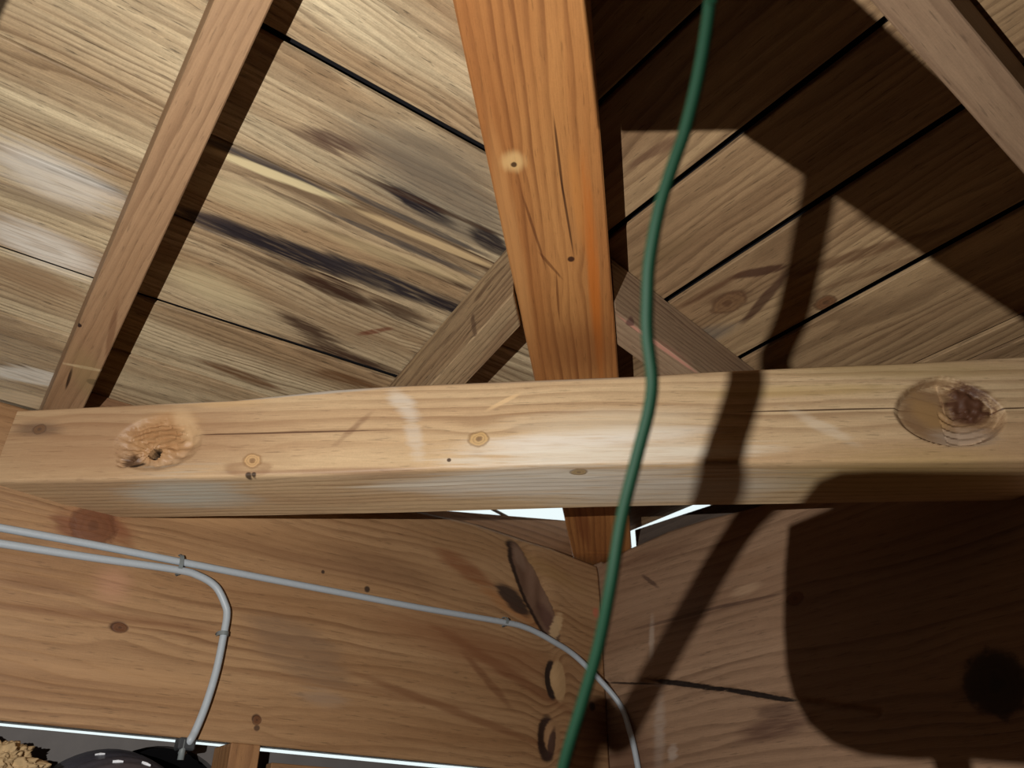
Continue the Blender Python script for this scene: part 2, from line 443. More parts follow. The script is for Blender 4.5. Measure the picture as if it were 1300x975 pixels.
for i in range(len(gl) - 1):
    a, b = gl[i], gl[i+1]; ga = gline; mid = (a[0]+b[0])/2
    ua, ub = a[1], b[1]              # board ends run along the hip line u = o
    split = -1.04 if mid > -.9 else None
    dz = random.uniform(0, .003)
    e = lambda g, s: lambda u: (gline(g, u) if abs(u+1.1) < 1.2 else gline(g, -1.1 + math.copysign(1.2, u+1.1))) + s
    wa = gw.get(i, (GAP*.6, GAP*.6)); wb = gw.get(i+1, (GAP*.6, GAP*.6))
    hw_ = lambda w_, u: w_[0] + (w_[1]-w_[0])*min(1, max(0, (u+1.1)/.5))
    lo0 = e(a, 0); hi0 = e(b, 0)
    lo1 = lambda u: lo0(u) - hw_(wa, u)
    hi1 = lambda u: hi0(u) + hw_(wb, u)
    if mid > OE + .0:
        uend = OPL
        segs = [(FAR, -1.0405), (-1.0385, uend)]
        for s0, s1 in segs:
            board([(s0, lo1(s0)), (s1, lo1(s1)), (s1, hi1(s1)), (s0, hi1(s0))], True, M_BL, dz)
    else:
        segs = [(FAR, None)] if split is None else [(FAR, -1.0405), (-1.0385, None)]
        if split is not None and mid < -1.0: segs = [(FAR, None)]
        for s0, s1 in segs:
            if s1 is None:
                ea, eb = min(lo1(a[0]), OE if mid > -.1 else 9), hi1(b[0])
                board([(s0, lo1(s0)), (ea, ea), (eb, eb), (s0, hi1(s0))], True, M_BL, dz)
            else:
                board([(s0, lo1(s0)), (s1, lo1(s1)), (s1, hi1(s1)), (s0, hi1(s0))], True, M_BL, dz + random.uniform(0, .0015))
gr = [.55, .40, .25, .115, .006, -.034, -.204, -.366, -.509, -.655]
while gr[-1] > FAR + .1: gr.append(gr[-1] - random.uniform(.135, .16))
for i in range(len(gr) - 1):
    a, b = gr[i] - gwr.get(i, GAP), gr[i+1] + gwr.get(i+1, GAP)
    dz = random.uniform(0, .003)
    if a > 0:
        board([(a, FAR), (a, OPR), (b, OPR), (b, FAR)], False, M_BR, dz)
        if b < OR2: board([(OR2, OPR+.002), (OR2, OR2-.02), (b, b-.01), (b, OPR+.002)], False, M_BR, dz)
    else: board([(a, FAR), (a, min(a, OE)), (b, b), (b, FAR)], False, M_BR, dz)

# ------------------------------------------------------------------ rafters
rl = pl_left(0); rrp = pl_right(0)
HIPS = ((610, 165), (678, 480)), ((762, 165), (785, 470))
HIPP = (unit(B*TS/math.sqrt(2) + Z), A(C[0], C[1], ZC))
def hip_o(left, c):
    # where the line at offset c meets the side of the hip rafter
    (p, q) = HIPS[0 if left else 1]
    a = hit(*p, *HIPP) - C; b = hit(*q, *HIPP) - C
    a = A(a@L, a@R); b = A(b@L, b@R)
    if left: t_ = (c - a[0])/(b[0]-a[0]); return (a + (b-a)*t_)[1]
    t_ = (c - a[1])/(b[1]-a[1]); return (a + (b-a)*t_)[0]
def rafter(left, c0, c1, wdt, o0, o1, mat, label, h=HB, twist=0.0):
    """c0,c1: position of its first side at o0 and o1; runs in o from o0 (upper) to o1 (lower)"""
    def f(c, o, z):
        return W(c, o, ZC + z - TS*o) if left else W(o, c, ZC + z - TS*o)
    cor = []
    for o_, c_ in ((o0, c0), (o1, c1)):
        oa, ob_ = (o_, o_) if o_ == o1 else (hip_o(left, c_) + .002, hip_o(left, c_+wdt) + .002)
        cor += [f(c_, oa, 0), f(c_+wdt, ob_, 0), f(c_+wdt, ob_, h-.0006), f(c_, oa, h-.0006)]
    M = frame(cor[0], (dirL if left else dirR), (L if left else R))
    ob = box_world('rafter', cor, M, mat, None, .0015)
    return tag(ob, label, 'rafter', 'rafters under the roof boards')
m_r1 = wood('rafter_tan', (164, 132, 100), (146, 112, 80), (108, 78, 54), ringf=150, pith=(.03, .09), ring=.4, fib=.2, tone=.5, warp=.018,
    feats=[spot(rl, (100, 413), .0035, (36, 20, 18), .95, .2, .2), spot(rl, (118, 485), .006, (44, 24, 24), .95, .2, .2, 1.3, L),
           streak(rl, (84, 462), (136, 472), .003, (214, 190, 150), .8, 1.0), streak(rl, (92, 466), (84, 492), .002, (40, 22, 12), .9, .8),
           streak(rl, (100, 445), (132, 520), .02, (146, 122, 84), .6, 1.0, .5), streak(rl, (150, 380), (135, 455), .004, (110, 74, 50), .6, 1.5)])
rafter(True, -1.0965, -1.0435, .0475, -2.2, .34, m_r1, 'tan rafter at the left crossing the stained boards, with nail holes near its foot')
m_r2 = wood('jack_weathered', (166, 142, 108), (136, 108, 80), (84, 60, 44), ringf=170, pith=(.04, .06), ring=.6, fib=.45, tone=1.0, warp=.02, bump=.6,
    feats=[streak(rl, (648, 345), (545, 488), .005, (96, 88, 82), .6, 2.0), streak(rl, (640, 355), (580, 440), .006, (206, 172, 122), .6, 2.0),
           streak(rl, (660, 395), (600, 480), .008, (124, 94, 68), .5, 2.0)],
    knots=[knot(rl, (600, 425), .005, dirL, 1.5, (60, 42, 34), (110, 84, 62), 2)])
rafter(True, -.612, -.604, .046, -.575, .30, m_r2, 'short weathered jack rafter joining the orange hip rafter from the left')
m_r3 = wood('jack_pale', (164, 140, 112), (138, 112, 88), (92, 62, 48), ringf=120, pith=(.04, .05), ring=.5, fib=.35, tone=.8, warp=.02,
    feats=[streak(rrp, (790, 405), (880, 470), .003, (206, 148, 128), .8, 1.2), spot(rrp, (800, 410), .006, (96, 66, 60), .8, .6, .3)])
rafter(False, -.556, -.556, .048, -.515, .30, m_r3, 'short pale jack rafter joining the orange hip rafter from the right')
m_r4 = wood('rafter_grey_brown', (150, 124, 98), (128, 102, 80), (96, 70, 52), ringf=110, ring=.3, fib=.25)
rafter(False, -1.069, -1.077, .047, -2.2, .34, m_r4, 'grey brown rafter cutting across the upper right corner')

# ------------------------------------------------------------------ hip rafter
hw = []
nh = unit(B*TS/math.sqrt(2) + Z); Ph = A(C[0], C[1], ZC)
HIP = (nh, Ph)
def hline(s0, s1, pts):   # edge of the hip underside through two picture points, extended
    a = hit(*pts[0], *HIP); b = hit(*pts[1], *HIP); d = unit(b - a)
    return lambda y: a + d * ((y - a[1]) / d[1])
el = hline(0, 0, ((610, 165), (678, 480))); er = hline(0, 0, ((762, 165), (785, 470)))
hip_marks = [
    streak(HIP, (703, 150), (716, 255), .0016, (58, 30, 16), .8, .8), streak(HIP, (712, 225), (728, 322), .0014, (58, 30, 16), .8, .8),
    streak(HIP, (664, 250), (690, 330), .0018, (84, 42, 20), .65, 1.0), streak(HIP, (684, 320), (712, 352), .002, (84, 42, 20), .6, 1.0),
    streak(HIP, (706, 345), (710, 405), .0018, (84, 42, 20), .6, 1.0),
    streak(HIP, (744, 230), (762, 460), .007, (190, 104, 34), .7, 1.2, .6), streak(HIP, (726, 200), (738, 300), .006, (196, 130, 66), .5, 1.5, .6),
    streak(HIP, (690, 430), (775, 455), .05, (110, 64, 34), .45, 1.0, .7),
    streak(HIP, (735, 640), (745, 690), .012, (120, 62, 34), .6, 1.4, .5),
    streak(HIP, (625, 170), (676, 440), .010, (200, 148, 92), .45, 1.0, .5),
    spot(HIP, (652, 205), .013, (216, 178, 120), .75, 1.0, .5), spot(HIP, (725, 329), .0045, (52, 24, 16), .95, .2, .25),
    spot(HIP, (652, 209), .0035, (50, 26, 14), .9, 1.0, .3),
]
m_hip = wood('hip_orange_pine', (184, 130, 76), (156, 100, 54), (108, 62, 32), ringf=95, pith=(.07, .06), ring=.5, fib=.2, tone=.8, rough=.45, spec=.4,
             feats=hip_marks, knots=[knot(HIP, (722, 352), .008, dirH, 1.4, reach=3, paint=False), knot(HIP, (652, 207), .006, dirH, 1.4, reach=3, paint=False)], warp=.02)
ys = np.linspace(-.35, 2.1, 160)
Mh = frame(el(0), -dirH, np.cross(nh, -dirH))
rings = []
for y in ys:
    a = el(y); b = er(y)
    s = (a - C) @ B
    lift = max(0, (ZC + .008) - a[2]) if y > 1.45 else 0
    top = ZC + HB - TS*0.5*(s) * 1.0
    za = lambda p: ZC + HB - TS*max((p-C)@L, (p-C)@R) - .001
    a = a + Z*lift; b = b + Z*max(0, (ZC+.008)-b[2] if y > 1.45 else 0)
    c = .0022
    d = unit(b - a)
    ring = [a + d*c, b - d*c, b + Z*c, A(b[0], b[1], za(b)), A(a[0], a[1], za(a)), a + Z*c]
    rings.append([local(Mh, p) for p in ring])
hip = link('hip_rafter', loft('hip_rafter', rings), m_hip, None, Mh)
tag(hip, 'thick orange brown hip rafter rising from the corner up the middle', 'beam')

# ------------------------------------------------------------------ wall plates
def relief(me, fn):
    for v in me.vertices: v.co = fn(v.co)
    me.update()
def grid_box(name, M, lx, ly, lz, nx, nz, fn, mat):
    """box from x 0..lx, y 0..ly, z 0..lz; front face at y=0 finely gridded; fn(x,z)->(dx,dy,dz)"""
    vs = []; fs = []
    xs = np.linspace(0, lx, nx+1); zs = np.linspace(0, lz, nz+1)
    for x in xs:
        for z in zs:
            d = fn(x, z); vs.append((x+d[0], d[1], z+d[2]))
    id_ = lambda i, j: i*(nz+1)+j
    for i in range(nx):
        for j in range(nz): fs.append((id_(i, j), id_(i+1, j), id_(i+1, j+1), id_(i, j+1)))
    nf = len(fs)
    b0 = len(vs)
    for x in xs:
        for z in (0, lz):
            d = fn(x, z); vs.append((x+d[0], ly, z+d[2]+(.014 if z == 0 else 0)))
    bk = lambda i, k: b0 + 2*i + k
    for i in range(nx):
        fs.append((bk(i, 0), bk(i, 1), bk(i+1, 1), bk(i+1, 0)))
        fs.append((id_(i, 0), bk(i, 0), bk(i+1, 0), id_(i+1, 0)))
        fs.append((id_(i, nz), id_(i+1, nz), bk(i+1, 1), bk(i, 1)))
    fs.append(tuple(id_(0, j) for j in range(nz+1)) + (bk(0, 1), bk(0, 0)))
    fs.append(tuple(id_(nx, j) for j in reversed(range(nz+1))) + (bk(nx, 0), bk(nx, 1)))
    me = mesh(name, vs, fs)
    for p in me.polygons[:nf]: p.use_smooth = True
    return link(name, me, mat, None, M)

PZ0, PZ1 = .1735, .577
pL = PLATE_L; pR = PLATE_R
PL_marks = [
    streak(pL, (560, 800), (720, 900), .010, (112, 68, 42), .6, 1.4, .5), streak(pL, (440, 850), (700, 950), .006, (116, 74, 46), .6, 1.5, .5),
    streak(pL, (590, 830), (650, 900), .007, (106, 64, 40), .6, 2.0, .5), streak(pL, (0, 735), (110, 752), .008, (120, 82, 54), .5, 1.6, .5),
    streak(pL, (300, 690), (520, 742), .012, (128, 92, 64), .45, 1.8, .6), streak(pL, (165, 640), (330, 668), .014, (192, 150, 106), .5, 1.6, .6),
    streak(pL, (0, 840), (280, 872), .010, (190, 150, 108), .4, 1.6, .6), streak(pL, (70, 655), (100, 680), .012, (96, 54, 34), .7, 1.6, .4),
    streak(pL, (128, 648), (165, 690), .010, (112, 66, 42), .6, 1.4, .5),
    streak(pL, (560, 700), (625, 745), .016, (122, 66, 36), .65, 2.4, .5),
    streak(pL, (610, 745), (690, 800), .012, (170, 112, 64), .5, 2.0, .5),
    streak(pL, (420, 700), (560, 740), .020, (112, 80, 56), .45, 2.0, .6),
    streak(pL, (75, 668), (160, 668), .030, (132, 78, 50), .55, 1.2, .6),
    streak(pL, (120, 735), (165, 750), .022, (190, 140, 112), .5, 2.0, .6),
    streak(pL, (0, 768), (280, 800), .006, (118, 76, 48), .5, 1.6, .6),
    streak(pL, (300, 850), (600, 900), .006, (124, 84, 54), .5, 2.0, .6),
    streak(pL, (500, 790), (700, 850), .03, (126, 78, 48), .5, 1.5, .7),
    streak(pL, (320, 790), (440, 860), .035, (126, 100, 78), .55, 1.6, .3),
    streak(pL, (380, 880), (440, 890), .012, (150, 128, 108), .5, 2.4, .5),
    streak(pL, (650, 700), (735, 745), .016, (150, 116, 70), .5, 1.8, .6),
    spot(pL, (150, 796), .007, (66, 38, 24), .9, .6, .3, 1.6, L), spot(pL, (325, 912), .006, (60, 40, 30), .9, .6, .3),
    spot(pL, (326, 924), .004, (60, 40, 30), .8, .6, .3), spot(pL, (466, 748), .005, (50, 38, 32), .9, .6, .3), spot(pL, (410, 726), .003, (50, 38, 32), .9, .6, .3),
    # long branch scar near the corner
    streak(pL, (630, 742), (672, 780), .017, (46, 36, 34), .9, 1.0, .25),
    streak(pL, (646, 684), (708, 818), .030, (38, 26, 24), .95, .35, .08),
    streak(pL, (652, 690), (707, 812), .0255, (116, 88, 70), 1.0, .3, .10),
    streak(pL, (654, 694), (668, 722), .012, (150, 124, 104), .5, .8, .4),
    streak(pL, (686, 765), (706, 806), .013, (84, 56, 48), .7, .8, .4),
    streak(pL, (712, 778), (700, 815), .011, (196, 164, 122), .8, 1.4, .3),
    # lower scars: dark crescents with a pale core
    streak(pL, (700, 838), (702, 888), .016, (34, 24, 22), .95, .3, .12), streak(pL, (708, 838), (711, 890), .0165, (172, 138, 98), 1.0, .35, .12),
    streak(pL, (695, 908), (694, 968), .021, (44, 28, 24), .95, .4, .15), streak(pL, (703, 914), (702, 956), .017, (148, 112, 78), 1.0, .5, .15),
    streak(pL, (704, 925), (699, 962), .007, (58, 36, 30), .9, .6, .25),
    streak(pL, (748, 880), (756, 960), .035, (104, 74, 52), .6, 1.0, .6), spot(pL, (752, 897), .008, (44, 28, 22), .9, .8, .3),
    spot(pL, (757, 778), .010, (196, 108, 84), .7, .6, .4), streak(pL, (640, 665), (760, 712), .010, (92, 78, 56), .5, 1.4, .5),
]
m_pl = wood('left_plate_pine', (172, 136, 98), (150, 112, 76), (110, 74, 46), ringf=70, pith=(.02, .10), ring=.5, fib=.22, tone=.8, rough=.55, spec=.35, warp=.035,
            feats=PL_marks, knots=[knot(pL, (118, 668), .027, L, 1.0, (84, 50, 32), (110, 68, 44), 2.2), knot(pL, (152, 797), .006, L, 1.6, reach=5),
                                   knot(pL, (326, 914), .006, L, 1.0, reach=4), knot(pL, (680, 752), .034, unit(A(0, 0, 1) - L*.35), 2.0, reach=2.4, paint=False), knot(pL, (710, 862), .016, Z, 1.5, reach=2.6, paint=False), knot(pL, (700, 938), .018, Z, 1.4, reach=2.6, paint=False)])
def gauss(dx, dz): return math.exp(-(dx*dx+dz*dz))
Ml = frame(W(-2.75, 0, PZ0), L, R)     # x along L, y outward, z up
loc = lambda M, pl, x, y: local(M, hit(x, y, *pl))
s1 = loc(Ml, pL, 680, 750); s2 = loc(Ml, pL, 706, 862); s3 = loc(Ml, pL, 700, 935); k0 = loc(Ml, pL, 118, 668)
tl = [(loc(Ml, pL, x, y)) for x, y in ((440, 632), (530, 648), (600, 664), (650, 680), (700, 696), (760, 719))]
def top_left(x):
    X = [-9] + [float(p[0]) for p in tl] + [9]; ZZ = [.4035] + [float(p[2]) for p in tl] + [float(tl[-1][2])]
    return float(np.interp(x, X, ZZ))
def fn_l(x, z):
    n = mnoise.noise(Vector((x*3, z*9, 1.3)))*.002 + mnoise.noise(Vector((x*14, z*40, 5)))*.0006
    d = 0
    u = (x - s1[0]); v = (z - s1[2]); d += .012*gauss((u - v*-.25)/.028, v/.065) - .008*gauss((u)/.014, v/.045)
    d += .006*gauss((x-s2[0]+.012)/.012, (z-s2[2])/.022) + .006*gauss((x-s3[0]+.012)/.012, (z-s3[2])/.025)
    d -= .003*gauss((x-k0[0])/.03, (z-k0[2])/.03)
    tz = top_left(x)
    e = max(0, z - .36)/.05
    return (0, n + d*1.0 + .004*e*e, (tz - .4035)*min(1, z/.4035) - .0035*math.sin(x*.9)*(1-z/.4035))
plate_l = grid_box('wall_plate', Ml, 2.748, .12, .4035, 560, 90, fn_l, m_pl)
tag(plate_l, 'deep brown wall plate at the left carrying the grey cables', 'beam', 'wall plates meeting at the corner')

PR_marks = [
    streak(pR, (766, 866), (830, 868), .0022, (34, 22, 18), .9, 1.5, .3), streak(pR, (820, 862), (925, 876), .0045, (22, 14, 12), .97, 1.3, .25),
    streak(pR, (905, 872), (1010, 890), .0042, (22, 14, 12), .97, 1.3, .25),
    streak(pR, (828, 785), (828, 838), .006, (176, 160, 144), .5, 1.2, .6), streak(pR, (838, 880), (836, 975), .012, (170, 154, 140), .55, 1.6, .6),
    streak(pR, (850, 950), (858, 962), .012, (180, 164, 150), .6, 2.4, .4),
    streak(pR, (930, 755), (965, 742), .008, (176, 146, 116), .6, 2.6, .5),
    streak(pR, (780, 720), (880, 690), .012, (92, 62, 46), .45, 2.2, .5), streak(pR, (890, 735), (990, 700), .014, (124, 92, 66), .4, 2.2, .5),
    streak(pR, (880, 778), (1000, 752), .003, (62, 40, 32), .7, 2.0, .4), streak(pR, (800, 800), (900, 775), .003, (62, 40, 32), .6, 2.0, .4),
    streak(pR, (940, 935), (1030, 915), .014, (70, 42, 34), .7, 2.2, .4), streak(pR, (960, 905), (1010, 900), .010, (66, 42, 34), .6, 2.2, .4),
    streak(pR, (770, 940), (830, 975), .05, (96, 62, 46), .5, 1.4, .6),
    streak(pR, (815, 730), (835, 745), .004, (60, 40, 34), .7, 2.0, .4),
    spot(pR, (1265, 868), .038, (30, 20, 16), .85, .4, .35),
]
m_pr = wood('right_plate_pine', (154, 124, 98), (134, 104, 80), (94, 68, 50), ringf=60, pith=(.02, .12), ring=.5, fib=.22, tone=.8, rough=.6, spec=.3, warp=.03,
            feats=PR_marks, knots=[knot(pR, (1265, 868), .036, R, 1.0, (26, 18, 14), (50, 34, 24), 2.0), knot(pR, (1010, 760), .010, R, 1.4, reach=4)])
PR0, HR = -.20, .777
Mr = frame(W(0, .12, PR0), -R, L)   # x away from the corner, y outward, z up?
trp = [(loc(Mr, pR, x, y)) for x, y in ((766, 716), (800, 697), (850, 675), (900, 659), (960, 640))]
flip = -1 if Mr.to_3x3().col[2][2] < 0 else 1
if flip < 0: Mr = frame(W(0, -2.75, PR0), R, -L)  # keeps z up
def fn_r_maker(M):
    pts = [(loc(M, pR, x, y)) for x, y in ((766, 716), (800, 697), (850, 675), (900, 659), (960, 644))]
    pts = sorted(((float(p[0]), float(p[2])) for p in pts)); X = [p[0] for p in pts]; Y = [p[1] for p in pts]
    ck = [loc(M, pR, x, y) for x, y in ((770, 866), (830, 866), (900, 874), (1000, 886), (1120, 905))]
    ck = sorted(((float(p[0]), float(p[2])) for p in ck)); CX = [p[0] for p in ck]; CY = [p[1] for p in ck]
    def fn(x, z):
        n = mnoise.noise(Vector((x*3, z*9, 7.3)))*.003 + mnoise.noise(Vector((x*14, z*40, 9)))*.0008
        d = 0
        if CX[0] < x < CX[-1]:
            zc = np.interp(x, CX, CY) + .004*mnoise.noise(Vector((x*60, 0, 3)))
            d = .010*math.exp(-((z-zc)/.0035)**2)
        tz = float(np.interp(x, X, Y, left=HR, right=Y[-1])) if X[0] <= x <= X[-1]+1 else HR
        return (0, (n + d) * SGN, (min(tz, HR + .02) - HR)*max(0, z/HR*2 - 1))
    return fn
# local y must point into the timber (outwards)
Mr2 = frame(W(0, .12, PR0), -R, L)
zc2 = np.array(Mr2.to_3x3().col[2])
SGN = 1
if zc2[2] > 0:
    Mrr = Mr2; plate_r = grid_box('wall_plate', Mrr, 2.87, .12, HR, 560, 190, fn_r_maker(Mrr), m_pr)
else:
    # x towards the corner, y inwards -> build with the face at y=0 and depth negative
    Mrr = frame(W(0, -2.75, PR0), R, -L); SGN = -1
    plate_r = grid_box('wall_plate', Mrr, 2.87, -.12, HR, 560, 190, fn_r_maker(Mrr), m_pr)
tag(plate_r, 'dull brown wall plate at the right with a long ragged crack', 'beam', 'wall plates meeting at the corner')

# ------------------------------------------------------------------ the diagonal brace in front
f0 = A(-.65, .951, .44); f1 = A(.625, .904, .44); bd = unit(f1 - f0); nb = A(-bd[1], bd[0], 0)
BRF = (nb, f0); BRB = (A(0, .03, 1.0), A(0, .95, .4415))
Mb = frame(f0, bd, nb)    # x along, y away from the viewer, z up
def edge_tab(pl, pts):
    q_ = sorted([tuple(local(Mb, hit(x, y, *pl))) for x, y in pts]); X = [a[0] for a in q_]
    return lambda x: A(x, np.interp(x, X, [a[1] for a in q_]), np.interp(x, X, [a[2] for a in q_]))
topf = edge_tab(BRF, ((20, 520), (130, 515), (215, 511), (300, 507), (420, 494), (500, 489), (600, 485), (700, 481), (800, 477), (900, 471), (1050, 464), (1150, 460), (1300, 451)))
botf = edge_tab(BRF, ((0, 612), (135, 609), (300, 605), (440, 601), (600, 594), (700, 590), (900, 588), (1100, 586), (1300, 584)))
botb = edge_tab((Z, A(0, 0, .443)), ((135, 657), (300, 655), (440, 652), (600, 648), (700, 645), (900, 641), (1100, 638), (1300, 635)))
br_marks = [
    streak(BRF, (-60, 560), (330, 560), .07, (142, 102, 72), .6, .8, .8),
    streak(BRF, (20, 545), (75, 545), .010, (92, 72, 60), .6, 1.4, .6),
    streak(BRF, (240, 552), (480, 546), .0013, (80, 50, 34), .8, .6, .3),
    streak(BRF, (930, 523), (1170, 518), .0012, (60, 34, 20), .85, .6, .3), streak(BRF, (1255, 519), (1310, 517), .0012, (60, 34, 20), .85, .6, .3),
    streak(BRF, (498, 498), (528, 530), .012, WHT, .55, 2.4, .5), streak(BRF, (520, 530), (532, 580), .010, WHT, .4, 2.4, .5),
    streak(BRF, (600, 568), (880, 550), .014, (236, 228, 214), .8, 1.8, .5), streak(BRF, (620, 582), (960, 570), .013, (234, 226, 208), .75, 2.0, .5), streak(BRF, (660, 540), (900, 530), .016, (222, 206, 178), .5, 2.0, .6),
    streak(BRF, (620, 520), (660, 500), .003, (236, 200, 150), .6, 1.0, .4),
    streak(BRF, (1010, 525), (1085, 562), .008, (224, 206, 180), .55, 2.6, .5),
    streak(BRF, (245, 512), (330, 510), .007, (206, 170, 124), .6, 2.4, .5),
    streak(BRF, (430, 560), (470, 525), .004, (112, 76, 54), .5, 2.0, .6), streak(BRF, (300, 600), (560, 596), .004, (126, 86, 66), .5, 1.2, .5),
    streak(BRF, (900, 500), (1150, 492), .008, (190, 160, 100), .5, 1.8, .6), streak(BRF, (1000, 470), (1290, 470), .012, (160, 136, 88), .5, 1.6, .6),
    streak(BRF, (500, 488), (830, 478), .004, (150, 136, 120), .6, 1.6, .5),
    streak(BRF, (160, 565), (250, 540), .035, (176, 132, 86), .6, .8, .25), streak(BRF, (225, 520), (250, 560), .012, (214, 182, 140), .5, 1.5, .5),
    streak(BRF, (157, 575), (172, 590), .010, (70, 42, 26), .8, 1.0, .3), spot(BRF, (194, 573), .0078, (14, 9, 6), 1.0, .4, .2, deep=.06),  # the near black spot paints the shade inside the knot hole
    streak(BRF, (215, 512), (490, 492), .0035, (176, 172, 164), .75, 1.2, .4), streak(BRF, (165, 592), (182, 585), .003, (34, 20, 12), .9, .6, .3),  # the pale streak paints a line of daylight along the top edge
    streak(BRF, (1142, 522), (1274, 522), .050, (132, 98, 66), .8, .4, .12), streak(BRF, (1160, 500), (1215, 540), .020, (176, 138, 88), .6, 1.2, .4), streak(BRF, (1216, 486), (1250, 536), .028, (82, 50, 34), .95, 1.2, .25),
    streak(BRF, (1185, 552), (1268, 548), .018, (176, 154, 132), .75, 1.2, .4),
    streak(BRB, (170, 632), (310, 628), .040, (196, 198, 186), .8, 2.2, .5), streak(BRB, (520, 622), (880, 612), .036, (224, 218, 204), .75, 2.2, .5),
    streak(BRB, (440, 622), (600, 620), .005, (236, 226, 206), .7, 1.2, .5), streak(BRB, (700, 640), (1010, 618), .030, (214, 206, 190), .65, 2.4, .5),
    
    streak(BRB, (1000, 612), (1310, 612), .05, (176, 150, 78), .4, 1.0, .6),  # yellowish shadow tone painted on the underside at the right
    spot(BRF, (315, 603), .004, (50, 34, 24), .9, .5, .3), spot(BRF, (322, 602), .003, (50, 34, 24), .9, .5, .3),
    spot(BRF, (570, 584), .0025, (60, 40, 30), .9, .5, .3),
]
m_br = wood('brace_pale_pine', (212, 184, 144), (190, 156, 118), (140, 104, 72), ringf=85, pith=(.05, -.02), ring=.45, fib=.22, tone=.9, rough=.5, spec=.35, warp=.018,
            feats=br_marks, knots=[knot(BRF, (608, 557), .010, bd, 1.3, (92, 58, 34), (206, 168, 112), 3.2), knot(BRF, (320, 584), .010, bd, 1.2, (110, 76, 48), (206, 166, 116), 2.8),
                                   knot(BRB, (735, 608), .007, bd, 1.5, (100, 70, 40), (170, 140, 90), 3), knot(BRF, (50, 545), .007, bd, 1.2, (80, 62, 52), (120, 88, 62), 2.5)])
kA = local(Mb, hit(200, 562, *BRF)); kB = local(Mb, hit(1205, 522, *BRF)); hA = local(Mb, hit(195, 573, *BRF)); kT = local(Mb, hit(1235, 505, *BRF))
def fn_b(x, y, z):
    """how deep the brace front is scooped at local x,z"""
    d = mnoise.noise(Vector((x*5, z*12, 2.0)))*.0015
    u = (x - kA[0])/.052; v = (z - kA[2])/.036
    ang = .35; u, v = u*math.cos(ang)-v*math.sin(ang), u*math.sin(ang)+v*math.cos(ang)
    r = math.hypot(u, v)
    if r < 1.25:
        m = min(1, max(0, (1.12 - r)/.3))
        wob = .25*mnoise.noise(Vector((x*40, z*40, 0)))
        ph = ((v + .55*u*u - .35*u + wob)*3.6) % 1.0
        up_ = min(1, max(0, (v + .15)/.3)) * min(1, max(0, (.55-u)/.3))
        d += m*(.0075 + up_*.0048*(ph-.5) + .0022*mnoise.noise(Vector((x*110, z*110, 4))) + (1-up_)*.0012*math.sin(math.atan2(v+.3, u+.1)*14))
    r = math.hypot((x-hA[0])/.0075, (z-hA[2])/.0055)
    d += .030*max(0, min(1, (1.3-r)/.25))
    r = math.hypot((x-hA[0]-.014)/.012, (z-hA[2]+.001)/.009)
    d -= .006*max(0, min(1, (1.2-r)/.7))
    r = math.hypot((x-hA[0]+.036)/.009, (z-hA[2]+.010)/.012)
    d += .009*max(0, min(1, (1.2-r)/.4)) * (.6+.4*math.sin(z*900))
    # the big scooped notch at the right
    u = (x - kB[0])/.068; v = (z - kB[2])/.050
    rr = math.hypot(u, v*(1 if v > 0 else 1.05)) + .22*max(0, v)*abs(u)
    if rr < 1.15:
        m = min(1, max(0, (1.04 - rr)/.12))
        slope = .010 + .012*(u+.6) if u < .15 else .019 - .010*(u-.15)
        if u > -.1 and v < .15: slope += .0016*math.sin((math.hypot(u-.3, v-.2))*34)
        if u > .05 and v > -.1: slope -= .008*max(0, 1-math.hypot((u-.42)/.55, (v-.55)/.75)); slope += .003*mnoise.noise(Vector((x*120, z*120, 4)))
        d += m*slope
    return d
NF, NB_ = 66, 12
x0 = float(topf(local(Mb, hit(20, 520, *BRF))[0])[0]); xe = 1.62
xs = [-.012]
while xs[-1] < 1.37:
    near = abs(xs[-1]-kA[0]) < .075 or abs(xs[-1]-kB[0]) < .09
    xs.append(xs[-1] + (.0015 if near else .005))
xs = np.array(xs + list(np.linspace(1.38, 1.62, 8)))
rings = []
for x in xs:
    T = topf(x); Bf = botf(x); Bb = botb(x)
    T[1] = 0; Bf[1] = 0
    Bb = A(x, max(.09, Bb[1]), Bb[2])
    ring = []
    for j in range(NF+1):
        f = j/NF; p = T*(1-f) + Bf*f
        e = .0035*(max(0, 1 - f*NF/2.0)**2 + max(0, 1 - (1-f)*NF/2.0)**2)
        p = A(p[0], fn_b(x, 0, p[2]) + e, p[2]); ring.append(p)
    for j in range(1, NB_+1):
        f = j/NB_; p = Bf*(1-f) + Bb*f
        p = A(p[0], p[1], p[2] + .0008*mnoise.noise(Vector((x*9, p[1]*30, 5)))); ring.append(p)
    ring.append(A(x, Bb[1], T[2]-.004)); ring.append(A(x, Bb[1]-.006, T[2] + .001 + .003*mnoise.noise(Vector((x*7, 0, 9)))))
    ring.append(A(x, .012, T[2] + .0035 + .002*mnoise.noise(Vector((x*25, 0, 3)))))
    rings.append(ring)
